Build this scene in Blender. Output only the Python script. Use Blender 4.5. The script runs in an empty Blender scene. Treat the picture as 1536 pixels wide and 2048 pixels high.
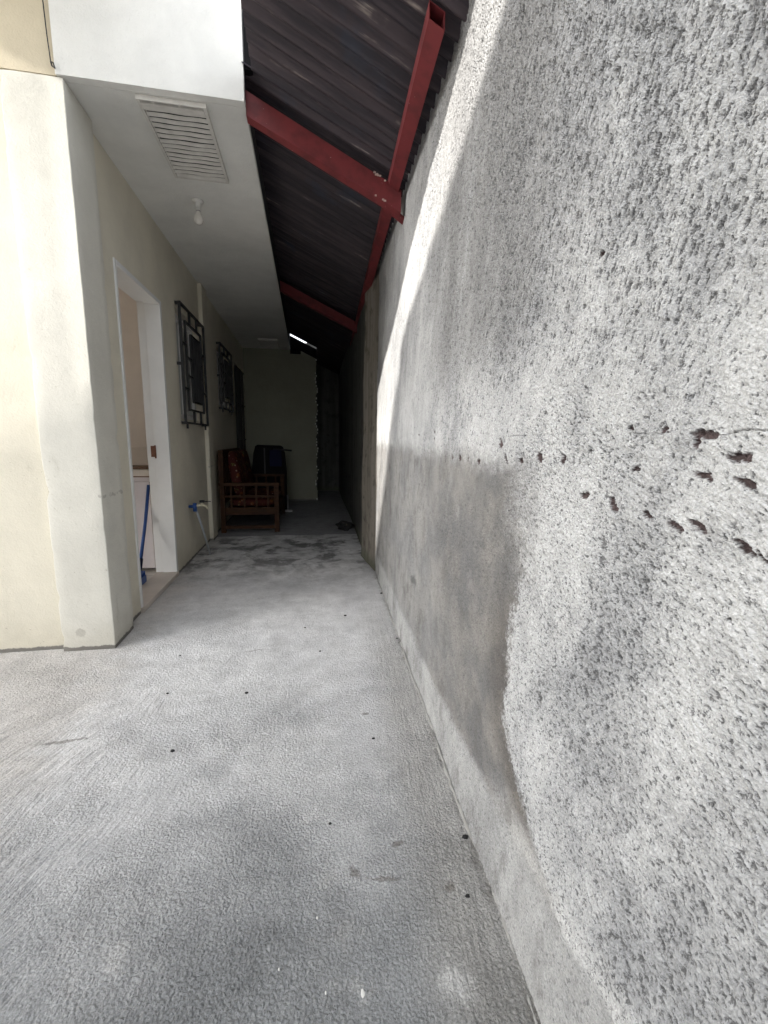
import bpy, bmesh, math, random
from mathutils import Vector, Matrix
random.seed(7)
R = math.radians
sc = bpy.context.scene
COL = sc.collection

# ------------------------------------------------------------------ camera
cam_d = bpy.data.cameras.new("camera")
cam = bpy.data.objects.new("camera", cam_d)
COL.objects.link(cam)
cam_d.sensor_fit = 'VERTICAL'
cam_d.sensor_height = 24.0
cam_d.lens = 24.0 * 862.5 / 2048.0
cam_d.clip_start = 0.02
cam_d.clip_end = 500
pitch, yaw, roll = R(9.431), R(10.197), R(0.898)
fw = Vector((math.sin(yaw)*math.cos(pitch), math.cos(yaw)*math.cos(pitch), -math.sin(pitch)))
rt = Vector((math.cos(yaw), -math.sin(yaw), 0)); up = rt.cross(fw)
rt2 = math.cos(roll)*rt + math.sin(roll)*up
up2 = -math.sin(roll)*rt + math.cos(roll)*up
M = Matrix((rt2, up2, -fw)).transposed().to_4x4()
M.translation = Vector((0, 0, 1.12))
cam.matrix_world = M
sc.camera = cam

# ------------------------------------------------------------------ sky, sun, exposure
SUN = Vector((1.59, 1.19, -1.14)).normalized()      # direction the light travels
elev = math.asin(-SUN.z)
w = bpy.data.worlds.new("World"); sc.world = w; w.use_nodes = True
wn = w.node_tree.nodes; wl = w.node_tree.links
wn.clear()
sky = wn.new("ShaderNodeTexSky"); sky.sky_type = 'NISHITA'; sky.sun_disc = False
sky.sun_elevation = elev
sky.sun_rotation = math.atan2(-SUN.x, -SUN.y)
sky.dust_density = 2.0
hs = wn.new("ShaderNodeHueSaturation"); hs.inputs['Saturation'].default_value = 0.22
bg = wn.new("ShaderNodeBackground"); bg.inputs['Strength'].default_value = 0.15
wo = wn.new("ShaderNodeOutputWorld")
wl.new(sky.outputs[0], hs.inputs['Color']); wl.new(hs.outputs[0], bg.inputs['Color']); wl.new(bg.outputs[0], wo.inputs['Surface'])
sd = bpy.data.lights.new("sun", 'SUN'); sd.energy = 2.6; sd.angle = R(0.5); sd.color = (1.0, 0.95, 0.88)
so = bpy.data.objects.new("sun", sd); COL.objects.link(so)
so.rotation_mode = 'QUATERNION'; so.rotation_quaternion = SUN.to_track_quat('-Z', 'Y')
so.location = (-8, -8, 12)
sc.view_settings.view_transform = 'Standard'
sc.view_settings.look = 'None'
sc.view_settings.gamma = 1.0
sc.view_settings.exposure = 1.9
sc.cycles.feature_set = 'EXPERIMENTAL'      # adaptive subdivision for the cement relief
sc.cycles.dicing_rate = 1.0
sc.cycles.preview_dicing_rate = 1.0
sc.cycles.max_bounces = 10
sc.cycles.diffuse_bounces = 8

# ------------------------------------------------------------------ helpers
class MB:
    def __init__(s): s.v = []; s.f = []
    def poly(s, pts):
        i = len(s.v); s.v += [tuple(p) for p in pts]; s.f.append(tuple(range(i, i+len(pts)))); return s
    def box(s, a, b):
        x0, y0, z0 = a; x1, y1, z1 = b
        i = len(s.v)
        s.v += [(x0,y0,z0),(x1,y0,z0),(x1,y1,z0),(x0,y1,z0),(x0,y0,z1),(x1,y0,z1),(x1,y1,z1),(x0,y1,z1)]
        for q in ((0,3,2,1),(4,5,6,7),(0,1,5,4),(1,2,6,5),(2,3,7,6),(3,0,4,7)): s.f.append(tuple(i+k for k in q))
        return s
    def beam(s, p, q, w, h, upv=(0,0,1)):       # box section bar from p to q, top centre line
        p, q = Vector(p), Vector(q); d = (q-p).normalized()
        side = d.cross(Vector(upv)).normalized(); u = side.cross(d)
        i = len(s.v)
        for c in (p, q):
            for a, b in ((-w/2,-h/2),(w/2,-h/2),(w/2,h/2),(-w/2,h/2)): s.v.append(tuple(c+side*a+u*b))
        for k in range(4): s.f.append((i+k, i+(k+1)%4, i+4+(k+1)%4, i+4+k))
        s.f += [(i+3,i+2,i+1,i), (i+4,i+5,i+6,i+7)]
        return s
    def tube(s, pts, r, n=10, cap=True):
        pts = [Vector(p) for p in pts]; rs = r if isinstance(r, (list, tuple)) else [r]*len(pts)
        rings = []
        for k, p in enumerate(pts):
            d = (pts[min(k+1, len(pts)-1)] - pts[max(k-1, 0)]).normalized()
            a = Vector((0,0,1)) if abs(d.z) < .9 else Vector((1,0,0))
            e1 = d.cross(a).normalized(); e2 = d.cross(e1)
            i = len(s.v); rings.append(i)
            for t in range(n):
                an = 2*math.pi*t/n
                s.v.append(tuple(p + (e1*math.cos(an)+e2*math.sin(an))*rs[k]))
        for a, b in zip(rings, rings[1:]):
            for t in range(n): s.f.append((a+t, a+(t+1)%n, b+(t+1)%n, b+t))
        if cap:
            s.f.append(tuple(rings[0]+t for t in range(n-1,-1,-1))); s.f.append(tuple(rings[-1]+t for t in range(n)))
        return s
    def lathe(s, prof, c, n=24):
        rings = []
        for r, z in prof:
            i = len(s.v); rings.append(i)
            for t in range(n):
                an = 2*math.pi*t/n; s.v.append((c[0]+r*math.cos(an), c[1]+r*math.sin(an), c[2]+z))
        for a, b in zip(rings, rings[1:]):
            for t in range(n): s.f.append((a+t, a+(t+1)%n, b+(t+1)%n, b+t))
        return s
    def grid(s, fn, us, vs):
        i = len(s.v)
        for u in us:
            for v in vs: s.v.append(tuple(fn(u, v)))
        m = len(vs)
        for a in range(len(us)-1):
            for b in range(m-1): s.f.append((i+a*m+b, i+(a+1)*m+b, i+(a+1)*m+b+1, i+a*m+b+1))
        return s
    def build(s, name, mat, parent=None, smooth=False, bevel=0.0, weld=True):
        me = bpy.data.meshes.new(name); me.from_pydata(s.v, [], s.f); me.update()
        bm = bmesh.new(); bm.from_mesh(me)
        if weld: bmesh.ops.remove_doubles(bm, verts=bm.verts, dist=1e-5)
        bmesh.ops.recalc_face_normals(bm, faces=bm.faces)
        if bevel > 0:
            ed = [e for e in bm.edges if len(e.link_faces) == 2 and e.calc_face_angle(0) > R(40)]
            bmesh.ops.bevel(bm, geom=ed, offset=bevel, segments=2, affect='EDGES', profile=.6)
        bm.to_mesh(me); bm.free()
        if smooth:
            for p in me.polygons: p.use_smooth = True
        me.materials.append(mat)
        o = bpy.data.objects.new(name, me); COL.objects.link(o)
        if parent is not None:
            o.parent = parent
            o.matrix_parent_inverse = Matrix.Translation(parent.location).inverted() if parent.parent is None else Matrix.Identity(4)
            if parent.type == 'MESH': o.matrix_parent_inverse = Matrix.Identity(4)
        return o

def tag(o, label, cat, group=None):
    o['label'] = label; o['category'] = cat
    if group: o['group'] = group
    return o
def empty(name, loc, label, cat, group=None):
    o = bpy.data.objects.new(name, None); COL.objects.link(o); o.location = loc; o.empty_display_size = .1
    return tag(o, label, cat, group)
def relief(o):
    m = o.modifiers.new("relief", 'SUBSURF'); m.subdivision_type = 'SIMPLE'; m.levels = 0; m.render_levels = 1
    try: o.cycles.use_adaptive_subdivision = True; o.cycles.dicing_rate = 1.0
    except Exception: pass
    try: m.use_adaptive_subdivision = True
    except Exception: pass
def structure(o): o['kind'] = 'structure'; return o

def frange(a, b, n): return [a + (b-a)*k/n for k in range(n+1)]

# ------------------------------------------------------------------ node helper
class N:
    def __init__(s, name):
        s.m = bpy.data.materials.new(name); s.m.use_nodes = True
        s.t = s.m.node_tree; s.t.nodes.clear()
        s.out = s.t.nodes.new("ShaderNodeOutputMaterial")
        s.b = s.t.nodes.new("ShaderNodeBsdfPrincipled")
        s.t.links.new(s.b.outputs[0], s.out.inputs['Surface'])
        s.tc = s.t.nodes.new("ShaderNodeTexCoord")
        s.P = s.tc.outputs['Object']
        s.xyz = None
    def link(s, a, b):
        if isinstance(a, (int, float)): b.default_value = a
        elif isinstance(a, tuple): b.default_value = a if len(a) == len(b.default_value) else tuple(a)+(1,)
        else: s.t.links.new(a, b)
    def math(s, op, a, b=0.0, c=None, clamp=False):
        n = s.t.nodes.new("ShaderNodeMath"); n.operation = op; n.use_clamp = clamp
        s.link(a, n.inputs[0]); s.link(b, n.inputs[1])
        if c is not None: s.link(c, n.inputs[2])
        return n.outputs[0]
    def vmath(s, op, a, b=(0,0,0)):
        n = s.t.nodes.new("ShaderNodeVectorMath"); n.operation = op
        s.link(a, n.inputs[0])
        if op == 'SCALE': s.link(b, n.inputs['Scale'])
        else: s.link(b, n.inputs[1])
        return n.outputs['Value'] if op in ('LENGTH','DOT_PRODUCT','DISTANCE') else n.outputs['Vector']
    def sep(s, v=None):
        n = s.t.nodes.new("ShaderNodeSeparateXYZ"); s.link(v or s.P, n.inputs[0]); return n.outputs
    def comb(s, x, y, z=0.0):
        n = s.t.nodes.new("ShaderNodeCombineXYZ")
        for a, i in zip((x,y,z), n.inputs): s.link(a, i)
        return n.outputs[0]
    def mapping(s, v, loc=(0,0,0), rot=(0,0,0), sca=(1,1,1), typ='POINT'):
        if typ == 'POINT' and any(rot) and sca != (1,1,1):      # turn first, then stretch
            v = s.mapping(v, loc, rot); loc = rot = (0,0,0)
        n = s.t.nodes.new("ShaderNodeMapping"); n.vector_type = typ
        s.link(v, n.inputs[0]); n.inputs[1].default_value = loc; n.inputs[2].default_value = rot; n.inputs[3].default_value = sca
        return n.outputs[0]
    def noise(s, v, scale, detail=4, rough=.55, dist=0.0, col=False):
        n = s.t.nodes.new("ShaderNodeTexNoise")
        s.link(v, n.inputs['Vector']); n.inputs['Scale'].default_value = scale
        n.inputs['Detail'].default_value = detail; n.inputs['Roughness'].default_value = rough; n.inputs['Distortion'].default_value = dist
        return n.outputs['Color'] if col else n.outputs['Fac']
    def voro(s, v, scale, feature='F1', rnd=1.0):
        n = s.t.nodes.new("ShaderNodeTexVoronoi"); n.feature = feature
        s.link(v, n.inputs['Vector']); n.inputs['Scale'].default_value = scale; n.inputs['Randomness'].default_value = rnd
        return n.outputs['Distance']
    def ss(s, x, a, b):                        # smoothstep (a may exceed b)
        n = s.t.nodes.new("ShaderNodeMapRange"); n.interpolation_type = 'SMOOTHSTEP'
        s.link(x, n.inputs[0])
        if isinstance(a,(int,float)) and isinstance(b,(int,float)) and a > b:
            s.link(b, n.inputs[1]); s.link(a, n.inputs[2]); n.inputs[3].default_value = 1; n.inputs[4].default_value = 0
        else:
            s.link(a, n.inputs[1]); s.link(b, n.inputs[2])
        return n.outputs[0]
    def lin(s, x, a, b, c, d):
        n = s.t.nodes.new("ShaderNodeMapRange"); s.link(x, n.inputs[0])
        for k, q in enumerate((a,b,c,d)): n.inputs[1+k].default_value = q
        return n.outputs[0]
    def mix(s, f, a, b, mode='MIX'):
        n = s.t.nodes.new("ShaderNodeMix"); n.data_type = 'RGBA'; n.blend_type = mode
        s.link(f, n.inputs[0]); s.link(a, n.inputs[6]); s.link(b, n.inputs[7]); return n.outputs[2]
    def scalecol(s, c, f):                     # colour * float
        n = s.t.nodes.new("ShaderNodeVectorMath"); n.operation = 'SCALE'
        s.link(c, n.inputs[0]); s.link(f, n.inputs['Scale']); return n.outputs[0]
    def curve(s, x, pts):
        n = s.t.nodes.new("ShaderNodeFloatCurve"); cv = n.mapping.curves[0]
        while len(cv.points) < len(pts): cv.points.new(.5, .5)
        for p, q in zip(cv.points, pts): p.location = q
        n.mapping.update(); s.link(x, n.inputs['Value']); return n.outputs[0]
    def bump(s, h, strength=1.0, dist=.003, normal=None):
        n = s.t.nodes.new("ShaderNodeBump"); n.inputs['Strength'].default_value = strength; n.inputs['Distance'].default_value = dist
        s.link(h, n.inputs['Height'])
        if normal is not None: s.link(normal, n.inputs['Normal'])
        return n.outputs[0]
    def fin(s, col, rough=.9, normal=None, spec=.25, metal=0.0):
        s.link(col, s.b.inputs['Base Color']); s.link(rough, s.b.inputs['Roughness'])
        s.b.inputs['Specular IOR Level'].default_value = spec; s.b.inputs['Metallic'].default_value = metal
        if normal is not None: s.link(normal, s.b.inputs['Normal'])
        return s.m
    def displace(s, h):
        d = s.t.nodes.new("ShaderNodeDisplacement"); d.inputs['Midlevel'].default_value = 0.0; d.inputs['Scale'].default_value = 1.0
        s.link(h, d.inputs['Height']); s.t.links.new(d.outputs[0], s.out.inputs['Displacement'])
        s.m.displacement_method = 'BOTH'
    def spots(s, v2, lst):
        """distance field of ellipses (u, v, half length, half width, angle): < 1 inside"""
        acc = None
        for (u, v, a, b, an) in lst:
            m = s.mapping(v2, (u, v, 0), (0, 0, R(an)), (a, b, 1), 'TEXTURE')
            d = s.vmath('LENGTH', m)
            acc = d if acc is None else s.math('MINIMUM', acc, d)
        return acc

# ------------------------------------------------------------------ materials
def mat_rough_wall():
    n = N("rough_cement_render")
    x, y, z = n.sep()
    uv = n.comb(y, z, 0.0)
    big = n.noise(uv, 1.5, 4, .6)
    zone = n.noise(n.mapping(uv, loc=(4, 2, 0), rot=(0, 0, R(-14)), sca=(1.2, .6, 1)), 2.6, 6, .68)
    med = n.noise(uv, 7, 5, .65)
    vu = n.mapping(uv, rot=(0, 0, R(-17)), sca=(1, .30, 1))          # upright float strokes
    vd = n.mapping(uv, rot=(0, 0, R(55)), sca=(1, .5, 1))        # slanting strokes low down
    mm = n.ss(n.math('ADD', z, n.math('MULTIPLY', n.math('SUBTRACT', big, .5), 1.4)), 1.3, .9)
    def two(scale, det, ro, di=0.0):
        a = n.noise(vu, scale, det, ro, di); b = n.noise(vd, scale, det, ro, di)
        return n.math('ADD', n.math('MULTIPLY', a, n.math('SUBTRACT', 1.0, mm)), n.math('MULTIPLY', b, mm))
    lump = two(125, 5, .70)
    pits = two(190, 4, .70)
    strok = two(30, 6, .72)
    fine = n.noise(uv, 260, 3, .65)
    streak = n.noise(n.mapping(uv, rot=(0, 0, R(-10)), sca=(7, .8, 1)), 1.0, 5, .65)
    wob = n.math('ADD', n.math('MULTIPLY', n.math('SUBTRACT', n.noise(uv, 5, 3, .6), .5), .16), n.math('MULTIPLY', n.math('SUBTRACT', n.noise(uv, 40, 4, .7), .5), .09))
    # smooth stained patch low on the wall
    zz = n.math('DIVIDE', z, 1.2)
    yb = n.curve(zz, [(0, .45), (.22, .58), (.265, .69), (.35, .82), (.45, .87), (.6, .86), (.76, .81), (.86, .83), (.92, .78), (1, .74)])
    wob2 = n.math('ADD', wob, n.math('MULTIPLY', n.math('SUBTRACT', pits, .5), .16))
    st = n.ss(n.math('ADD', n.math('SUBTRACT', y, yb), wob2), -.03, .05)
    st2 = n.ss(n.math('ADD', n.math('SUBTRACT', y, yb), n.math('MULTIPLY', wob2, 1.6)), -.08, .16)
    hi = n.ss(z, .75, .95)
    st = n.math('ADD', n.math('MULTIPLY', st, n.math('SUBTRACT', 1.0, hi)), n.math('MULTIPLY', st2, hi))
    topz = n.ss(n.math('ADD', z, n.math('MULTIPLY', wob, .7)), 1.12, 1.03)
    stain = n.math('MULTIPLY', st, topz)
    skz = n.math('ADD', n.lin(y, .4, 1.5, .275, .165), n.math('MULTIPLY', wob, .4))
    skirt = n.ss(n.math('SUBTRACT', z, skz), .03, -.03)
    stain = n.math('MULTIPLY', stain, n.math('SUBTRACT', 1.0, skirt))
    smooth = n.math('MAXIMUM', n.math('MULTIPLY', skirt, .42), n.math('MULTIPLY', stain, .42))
    smooth = n.math('MAXIMUM', smooth, n.lin(y, 1.2, 2.8, 0, .6))
    rough = n.math('SUBTRACT', 1.0, smooth)
    # colours
    c = n.mix(n.ss(zone, .34, .66), (.345, .352, .36), (.55, .555, .555))
    c = n.mix(n.math('MULTIPLY', n.ss(big, .5, .7), .35), c, (.66, .66, .665))
    c = n.mix(n.math('MULTIPLY', n.ss(med, .52, .72), .4), c, (.27, .27, .275))
    old = n.math('MULTIPLY', n.ss(n.math('ADD', y, n.math('MULTIPLY', n.math('SUBTRACT', big, .5), 1.2)), .62, 1.15), n.math('MULTIPLY', n.ss(z, 1.15, 1.5), n.lin(y, 1.55, 1.95, 1.0, .35)))
    c = n.mix(n.math('MULTIPLY', old, n.math('MULTIPLY', n.ss(streak, .1, .6), .9)), c, (.24, .24, .238))
    c = n.mix(n.math('MULTIPLY', n.math('MULTIPLY', n.ss(streak, .5, .7), n.ss(z, 1.1, 1.5)), .4), c, (.22, .22, .222))
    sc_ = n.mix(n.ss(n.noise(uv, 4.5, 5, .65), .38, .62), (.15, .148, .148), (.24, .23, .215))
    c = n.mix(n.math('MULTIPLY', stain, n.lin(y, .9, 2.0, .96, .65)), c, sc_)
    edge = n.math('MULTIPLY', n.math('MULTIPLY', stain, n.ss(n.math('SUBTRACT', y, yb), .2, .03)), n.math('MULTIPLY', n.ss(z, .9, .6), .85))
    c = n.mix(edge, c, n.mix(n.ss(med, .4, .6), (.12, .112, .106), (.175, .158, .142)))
    c = n.mix(n.math('MULTIPLY', skirt, .55), c, n.mix(n.ss(streak, .35, .65), (.27, .27, .265), (.43, .43, .42)))
    lip = n.math('MULTIPLY', n.math('MULTIPLY', n.ss(n.math('SUBTRACT', z, skz), -.02, .02), n.ss(n.math('SUBTRACT', z, skz), .10, .02)), n.ss(y, 1.0, .75))
    c = n.mix(n.math('MULTIPLY', lip, .6), c, (.62, .62, .61))
    c = n.scalecol(c, n.lin(fine, .3, .7, .70, 1.2))
    c = n.scalecol(c, n.lin(strok, .3, .7, .86, 1.1))
    # shadow inside the pits put into the colour, thicker in some zones
    thr = n.math('ADD', n.lin(zone, .30, .70, .492, .566), n.math('MULTIPLY', smooth, .05))
    pm = n.ss(n.math('SUBTRACT', pits, thr), .0, .07)
    pm2 = n.math('MULTIPLY', n.ss(n.math('SUBTRACT', two(88, 5, .74), thr), .035, .09), rough)
    c = n.mix(n.math('MULTIPLY', pm, n.math('ADD', n.math('MULTIPLY', rough, .6), .2)), c, (.10, .10, .102))
    c = n.mix(n.math('MULTIPLY', pm2, .7), c, (.085, .085, .087))
    blot = n.noise(n.mapping(uv, loc=(3, 5, 0), rot=(0, 0, R(-12)), sca=(1, .5, 1)), 8, 7, .74)
    low = n.math('MAXIMUM', stain, skirt)
    c = n.mix(n.math('MULTIPLY', n.math('MULTIPLY', n.ss(blot, .50, .66), low), .6), c, (.13, .125, .12))
    c = n.mix(n.math('MULTIPLY', n.math('MULTIPLY', n.ss(blot, .44, .30), low), .35), c, (.42, .415, .40))
    # crack and torn gashes along the old pour joint
    wz = n.math('MULTIPLY', n.math('SUBTRACT', n.noise(n.comb(y, 0.0, 0.0), 14, 5, .65), .5), .03)
    ck = n.math('ABSOLUTE', n.math('ADD', n.math('SUBTRACT', z, 1.135), wz))
    ckm = n.math('MULTIPLY', n.ss(ck, .0013, .0003), n.math('MULTIPLY', n.ss(y, 1.2, .9), n.ss(n.noise(uv, 16, 3), .44, .54)))
    wv = n.vmath('ADD', uv, n.vmath('SCALE', n.vmath('SUBTRACT', n.noise(uv, 70, 5, .7, col=True), (.5, .5, .5)), .024))
    gl = [(0.425, 1.133, 0.0177, 0.0052, 8), (0.437, 1.126, 0.0118, 0.0046, 80), (0.381, 1.1085, 0.0145, 0.0055, -3), (0.724, 1.09, 0.0108, 0.0082, 80), (0.809, 1.089, 0.0123, 0.009, 40), (0.892, 1.081, 0.0092, 0.0075, 0), (0.968, 1.082, 0.0155, 0.0082, 60), (1.143, 1.067, 0.01, 0.0068, 0), (1.315, 1.07, 0.0123, 0.0105, 90), (1.397, 1.068, 0.0115, 0.0082, 90), (1.23, 1.072, 0.0115, 0.0075, 90), (1.004, 1.117, 0.0163, 0.009, 70), (0.573, 1.033, 0.0092, 0.0058, 60), (0.566, 1.027, 0.0113, 0.0046, 10), (0.644, 1.035, 0.0118, 0.0043, -12), (0.497, 1.026, 0.0113, 0.0049, 20), (0.448, 1.021, 0.0113, 0.0052, 18), (0.416, 1.028, 0.0151, 0.0046, 22), (0.36, 1.017, 0.0145, 0.0052, 24), (0.34, 1.014, 0.0087, 0.0034, 40), (0.484, 1.139, 0.008, 0.004, -25), (0.552, 1.143, 0.006, 0.0034, 0), (0.657, 1.413, 0.0054, 0.0046, 0), (2.42, 1.14, 0.012, 0.0066, 90), (2.25, 1.15, 0.0111, 0.0049, 60), (2.1, 1.152, 0.0156, 0.004, 30), (1.95, 1.148, 0.0111, 0.0044, 0), (1.85, 1.15, 0.0111, 0.0049, 70), (1.66, 1.156, 0.0075, 0.0075, 0), (1.655, 1.13, 0.0066, 0.0058, 0), (0.53, 1.085, 0.0099, 0.0034, -8), (0.42, 1.085, 0.0125, 0.0037, 14), (0.37, 1.082, 0.0151, 0.0034, 20)]
    gd = n.spots(wv, gl)
    gm = n.ss(gd, 1.15, .75)
    c = n.mix(n.math('MULTIPLY', gm, .93), c, n.mix(n.ss(n.noise(uv, 90, 2), .4, .6), (.05, .03, .03), (.09, .06, .06)))
    sm = n.ss(n.spots(n.vmath('ADD', uv, n.vmath('SCALE', n.vmath('SUBTRACT', n.noise(uv, 35, 4, .75, col=True), (.5, .5, .5)), .08)), [(1.97, .448, .085, .025, -12), (.72, .62, .025, .010, 80)]), 1.05, .5)
    c = n.mix(n.math('MULTIPLY', sm, .7), c, (.085, .085, .085))
    c = n.mix(n.math('MULTIPLY', ckm, .5), c, (.10, .10, .10))
    # relief (metres)
    amp = n.math('MULTIPLY', n.math('ADD', n.math('MULTIPLY', rough, .85), .15), n.lin(zone, .3, .7, 1.25, .75))
    h = n.math('MULTIPLY', n.math('SUBTRACT', lump, .5), .017)
    h = n.math('ADD', h, n.math('MULTIPLY', n.math('SUBTRACT', strok, .5), .012))
    h = n.math('SUBTRACT', h, n.math('MULTIPLY', pm, .0028))
    h = n.math('SUBTRACT', h, n.math('MULTIPLY', pm2, .003))
    h = n.math('MULTIPLY', h, amp)
    h = n.math('SUBTRACT', h, n.math('MULTIPLY', n.math('MAXIMUM', gm, n.math('MULTIPLY', ckm, .3)), .006))
    h = n.math('SUBTRACT', h, n.math('MULTIPLY', stain, .004))
    h = n.math('ADD', h, n.math('MULTIPLY', n.math('SUBTRACT', big, .5), .035))
    h = n.math('ADD', h, n.math('MULTIPLY', lip, .005))
    n.displace(h)
    nb = n.bump(n.math('MULTIPLY', fine, amp), .5, .003)
    return n.fin(c, .92, nb, .2)

def mat_aged_cement(name, a, b, dark, moss=True):
    n = N(name)
    x, y, z = n.sep()
    st = n.noise(n.mapping(n.P, sca=(9, 9, .6)), 1.0, 5, .62)
    med = n.noise(n.P, 7, 4, .6)
    gr = n.noise(n.P, 70, 4, .6)
    c = n.mix(n.ss(st, .35, .68), a, b)
    c = n.mix(n.math('MULTIPLY', n.ss(med, .5, .72), .7), c, dark)
    c = n.mix(n.math('MULTIPLY', n.ss(n.noise(n.P, 26, 3, .6), .62, .72), .6), c, dark)
    if moss:
        mz = n.ss(n.math('ADD', z, n.math('MULTIPLY', n.noise(n.P, 16, 3), .16)), .24, .08)
        c = n.mix(n.math('MULTIPLY', mz, .75), c, (.10, .11, .075))
    return n.fin(c, .92, n.bump(n.math('ADD', gr, n.math('MULTIPLY', med, .8)), .6, .006), .2)

def mat_floor():
    n = N("cement_floor")
    x, y, z = n.sep()
    uv = n.comb(x, y, 0.0)
    wc = n.noise(uv, 1.7, 4, .6, col=True)
    wv = n.vmath('ADD', uv, n.vmath('SCALE', n.vmath('SUBTRACT', wc, (.5, .5, .5)), .8))
    big = n.noise(uv, 1.3, 5, .62)
    med = n.noise(uv, 5, 5, .65)
    zone = n.noise(n.mapping(uv, loc=(5, 1, 0)), 2.4, 5, .66)
    # sweeping trowel strokes on the left
    ang = n.math('MULTIPLY', n.math('SUBTRACT', n.noise(uv, 1.1, 2, .5), .5), 2.4)
    vr = n.t.nodes.new("ShaderNodeVectorRotate"); vr.rotation_type = 'Z_AXIS'
    n.link(n.vmath('SUBTRACT', uv, (-.75, 1.25, 0)), vr.inputs['Vector']); n.link(ang, vr.inputs['Angle'])
    flow = n.mapping(vr.outputs[0], rot=(0, 0, R(-64)), sca=(.2, 1, 1))
    trow = n.noise(flow, 60, 5, .68, .25)
    trow2 = n.noise(flow, 22, 4, .6, .2)
    drag = n.noise(n.mapping(uv, rot=(0, 0, R(-84)), sca=(.12, 1, 1)), 50, 5, .66)
    wvl = n.vmath('ADD', uv, n.vmath('SCALE', n.vmath('SUBTRACT', n.noise(uv, 60, 3, .6, col=True), (.5, .5, .5)), .02))
    peb = n.math('SUBTRACT', .75, n.voro(wvl, 135))
    lump = n.math('ADD', n.math('MULTIPLY', n.noise(uv, 150, 6, .76), .75), n.math('MULTIPLY', peb, .42))
    grain = n.noise(uv, 190, 4, .7)
    tmask = n.math('MULTIPLY', n.ss(n.math('ADD', x, n.math('MULTIPLY', n.math('SUBTRACT', zone, .5), 1.3)), -.42, -.85), n.ss(y, 2.2, 1.6))
    wl_ = n.math('SUBTRACT', n.math('ADD', .41, n.math('MULTIPLY', y, .045)), x)     # distance from the wall
    dmask = n.ss(n.math('ADD', wl_, n.math('MULTIPLY', n.math('SUBTRACT', zone, .5), .2)), .26, .08)
    far = n.ss(y, 1.9, 3.2)
    # colours
    c = n.mix(n.ss(big, .32, .68), (.53, .535, .55), (.68, .68, .685))
    c = n.mix(n.math('MULTIPLY', n.ss(zone, .48, .72), .4), c, (.36, .365, .375))
    c = n.mix(n.math('MULTIPLY', n.ss(med, .55, .75), .3), c, (.70, .70, .70))
    bounce_glow = n.ss(n.spots(wv, [(-.2, 2.5, .85, .75, 10)]), 1.2, .3)  # light bounced off the front wall, put into the floor colour
    c = n.mix(n.math('MULTIPLY', bounce_glow, .75), c, n.mix(n.ss(med, .35, .65), (.62, .625, .63), (.76, .765, .77)))
    front_dark = n.ss(n.math('ADD', n.math('ADD', y, n.math('MULTIPLY', n.math('ABSOLUTE', n.math('ADD', x, .05)), .25)), n.math('MULTIPLY', n.math('SUBTRACT', n.noise(uv, 3, 5, .66), .5), 1.1)), 1.75, .65)  # darker, bluish floor towards the front
    c = n.mix(n.math('MULTIPLY', front_dark, .85), c, (.225, .237, .246))
    pale = n.math('MULTIPLY', n.ss(n.noise(n.mapping(uv, loc=(2, 7, 0)), 4.2, 5, .68), .58, .70), front_dark)
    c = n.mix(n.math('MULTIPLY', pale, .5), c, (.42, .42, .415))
    tan_ = n.math('MULTIPLY', dmask, n.ss(y, 3.4, 1.6))
    c = n.mix(n.math('MULTIPLY', tan_, .6), c, (.32, .31, .29))
    light = n.ss(n.spots(n.vmath('ADD', uv, n.vmath('SCALE', n.vmath('SUBTRACT', n.noise(uv, 14, 5, .7, col=True), (.5, .5, .5)), .12)), [(.29, .69, .05, .045, 0), (.23, 1.28, .03, .045, 0), (.0, 1.15, .04, .03, 0), (-.42, .85, .03, .05, 0), (.1, 2.0, .02, .09, 0)]), 1.1, .3)
    c = n.mix(n.math('MULTIPLY', light, .5), c, (.62, .62, .62))
    warm = n.ss(n.math('ADD', x, n.math('MULTIPLY', n.math('SUBTRACT', med, .5), .6)), -.75, -1.1)
    c = n.mix(n.math('MULTIPLY', warm, .45), c, (.45, .415, .375))
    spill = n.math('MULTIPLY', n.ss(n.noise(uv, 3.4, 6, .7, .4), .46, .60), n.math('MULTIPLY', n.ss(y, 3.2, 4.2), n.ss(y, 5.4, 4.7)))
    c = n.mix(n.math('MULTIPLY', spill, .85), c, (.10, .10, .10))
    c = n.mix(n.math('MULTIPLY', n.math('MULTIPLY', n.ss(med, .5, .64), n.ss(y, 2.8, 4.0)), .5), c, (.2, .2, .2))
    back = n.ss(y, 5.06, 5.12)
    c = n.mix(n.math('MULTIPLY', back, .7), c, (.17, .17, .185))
    sl = n.ss(n.spots(n.vmath('ADD', uv, n.vmath('SCALE', n.vmath('SUBTRACT', n.noise(uv, 45, 4, .7, col=True), (.5, .5, .5)), .04)),
              [(.224, 1.615, .020, .014, 0), (.345, .883, .020, .016, 20), (.24, 1.02, .024, .012, 10), (.18, .93, .065, .006, -12), (.11, .955, .009, .03, 25), (-.9, 1.62, .12, .012, 4), (.06, 1.62, .06, .003, 8), (-.3, 2.24, .09, .004, 10)]), 1.0, .4)
    c = n.mix(n.math('MULTIPLY', sl, .6), c, (.13, .115, .10))
    dirt = n.math('MULTIPLY', n.ss(n.math('ADD', wl_, n.math('MULTIPLY', n.math('SUBTRACT', n.noise(uv, 24, 5, .7), .5), .09)), .035, -.005), n.ss(zone, .35, .6))
    c = n.mix(n.math('MULTIPLY', dirt, .65), c, (.15, .14, .125))
    mott = n.noise(n.mapping(uv, loc=(1, 3, 0)), 9, 6, .72)
    c = n.scalecol(c, n.lin(mott, .3, .7, .82, 1.14))
    # chatter of the aggregate
    c = n.scalecol(c, n.lin(grain, .32, .68, .62, 1.3))
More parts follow.
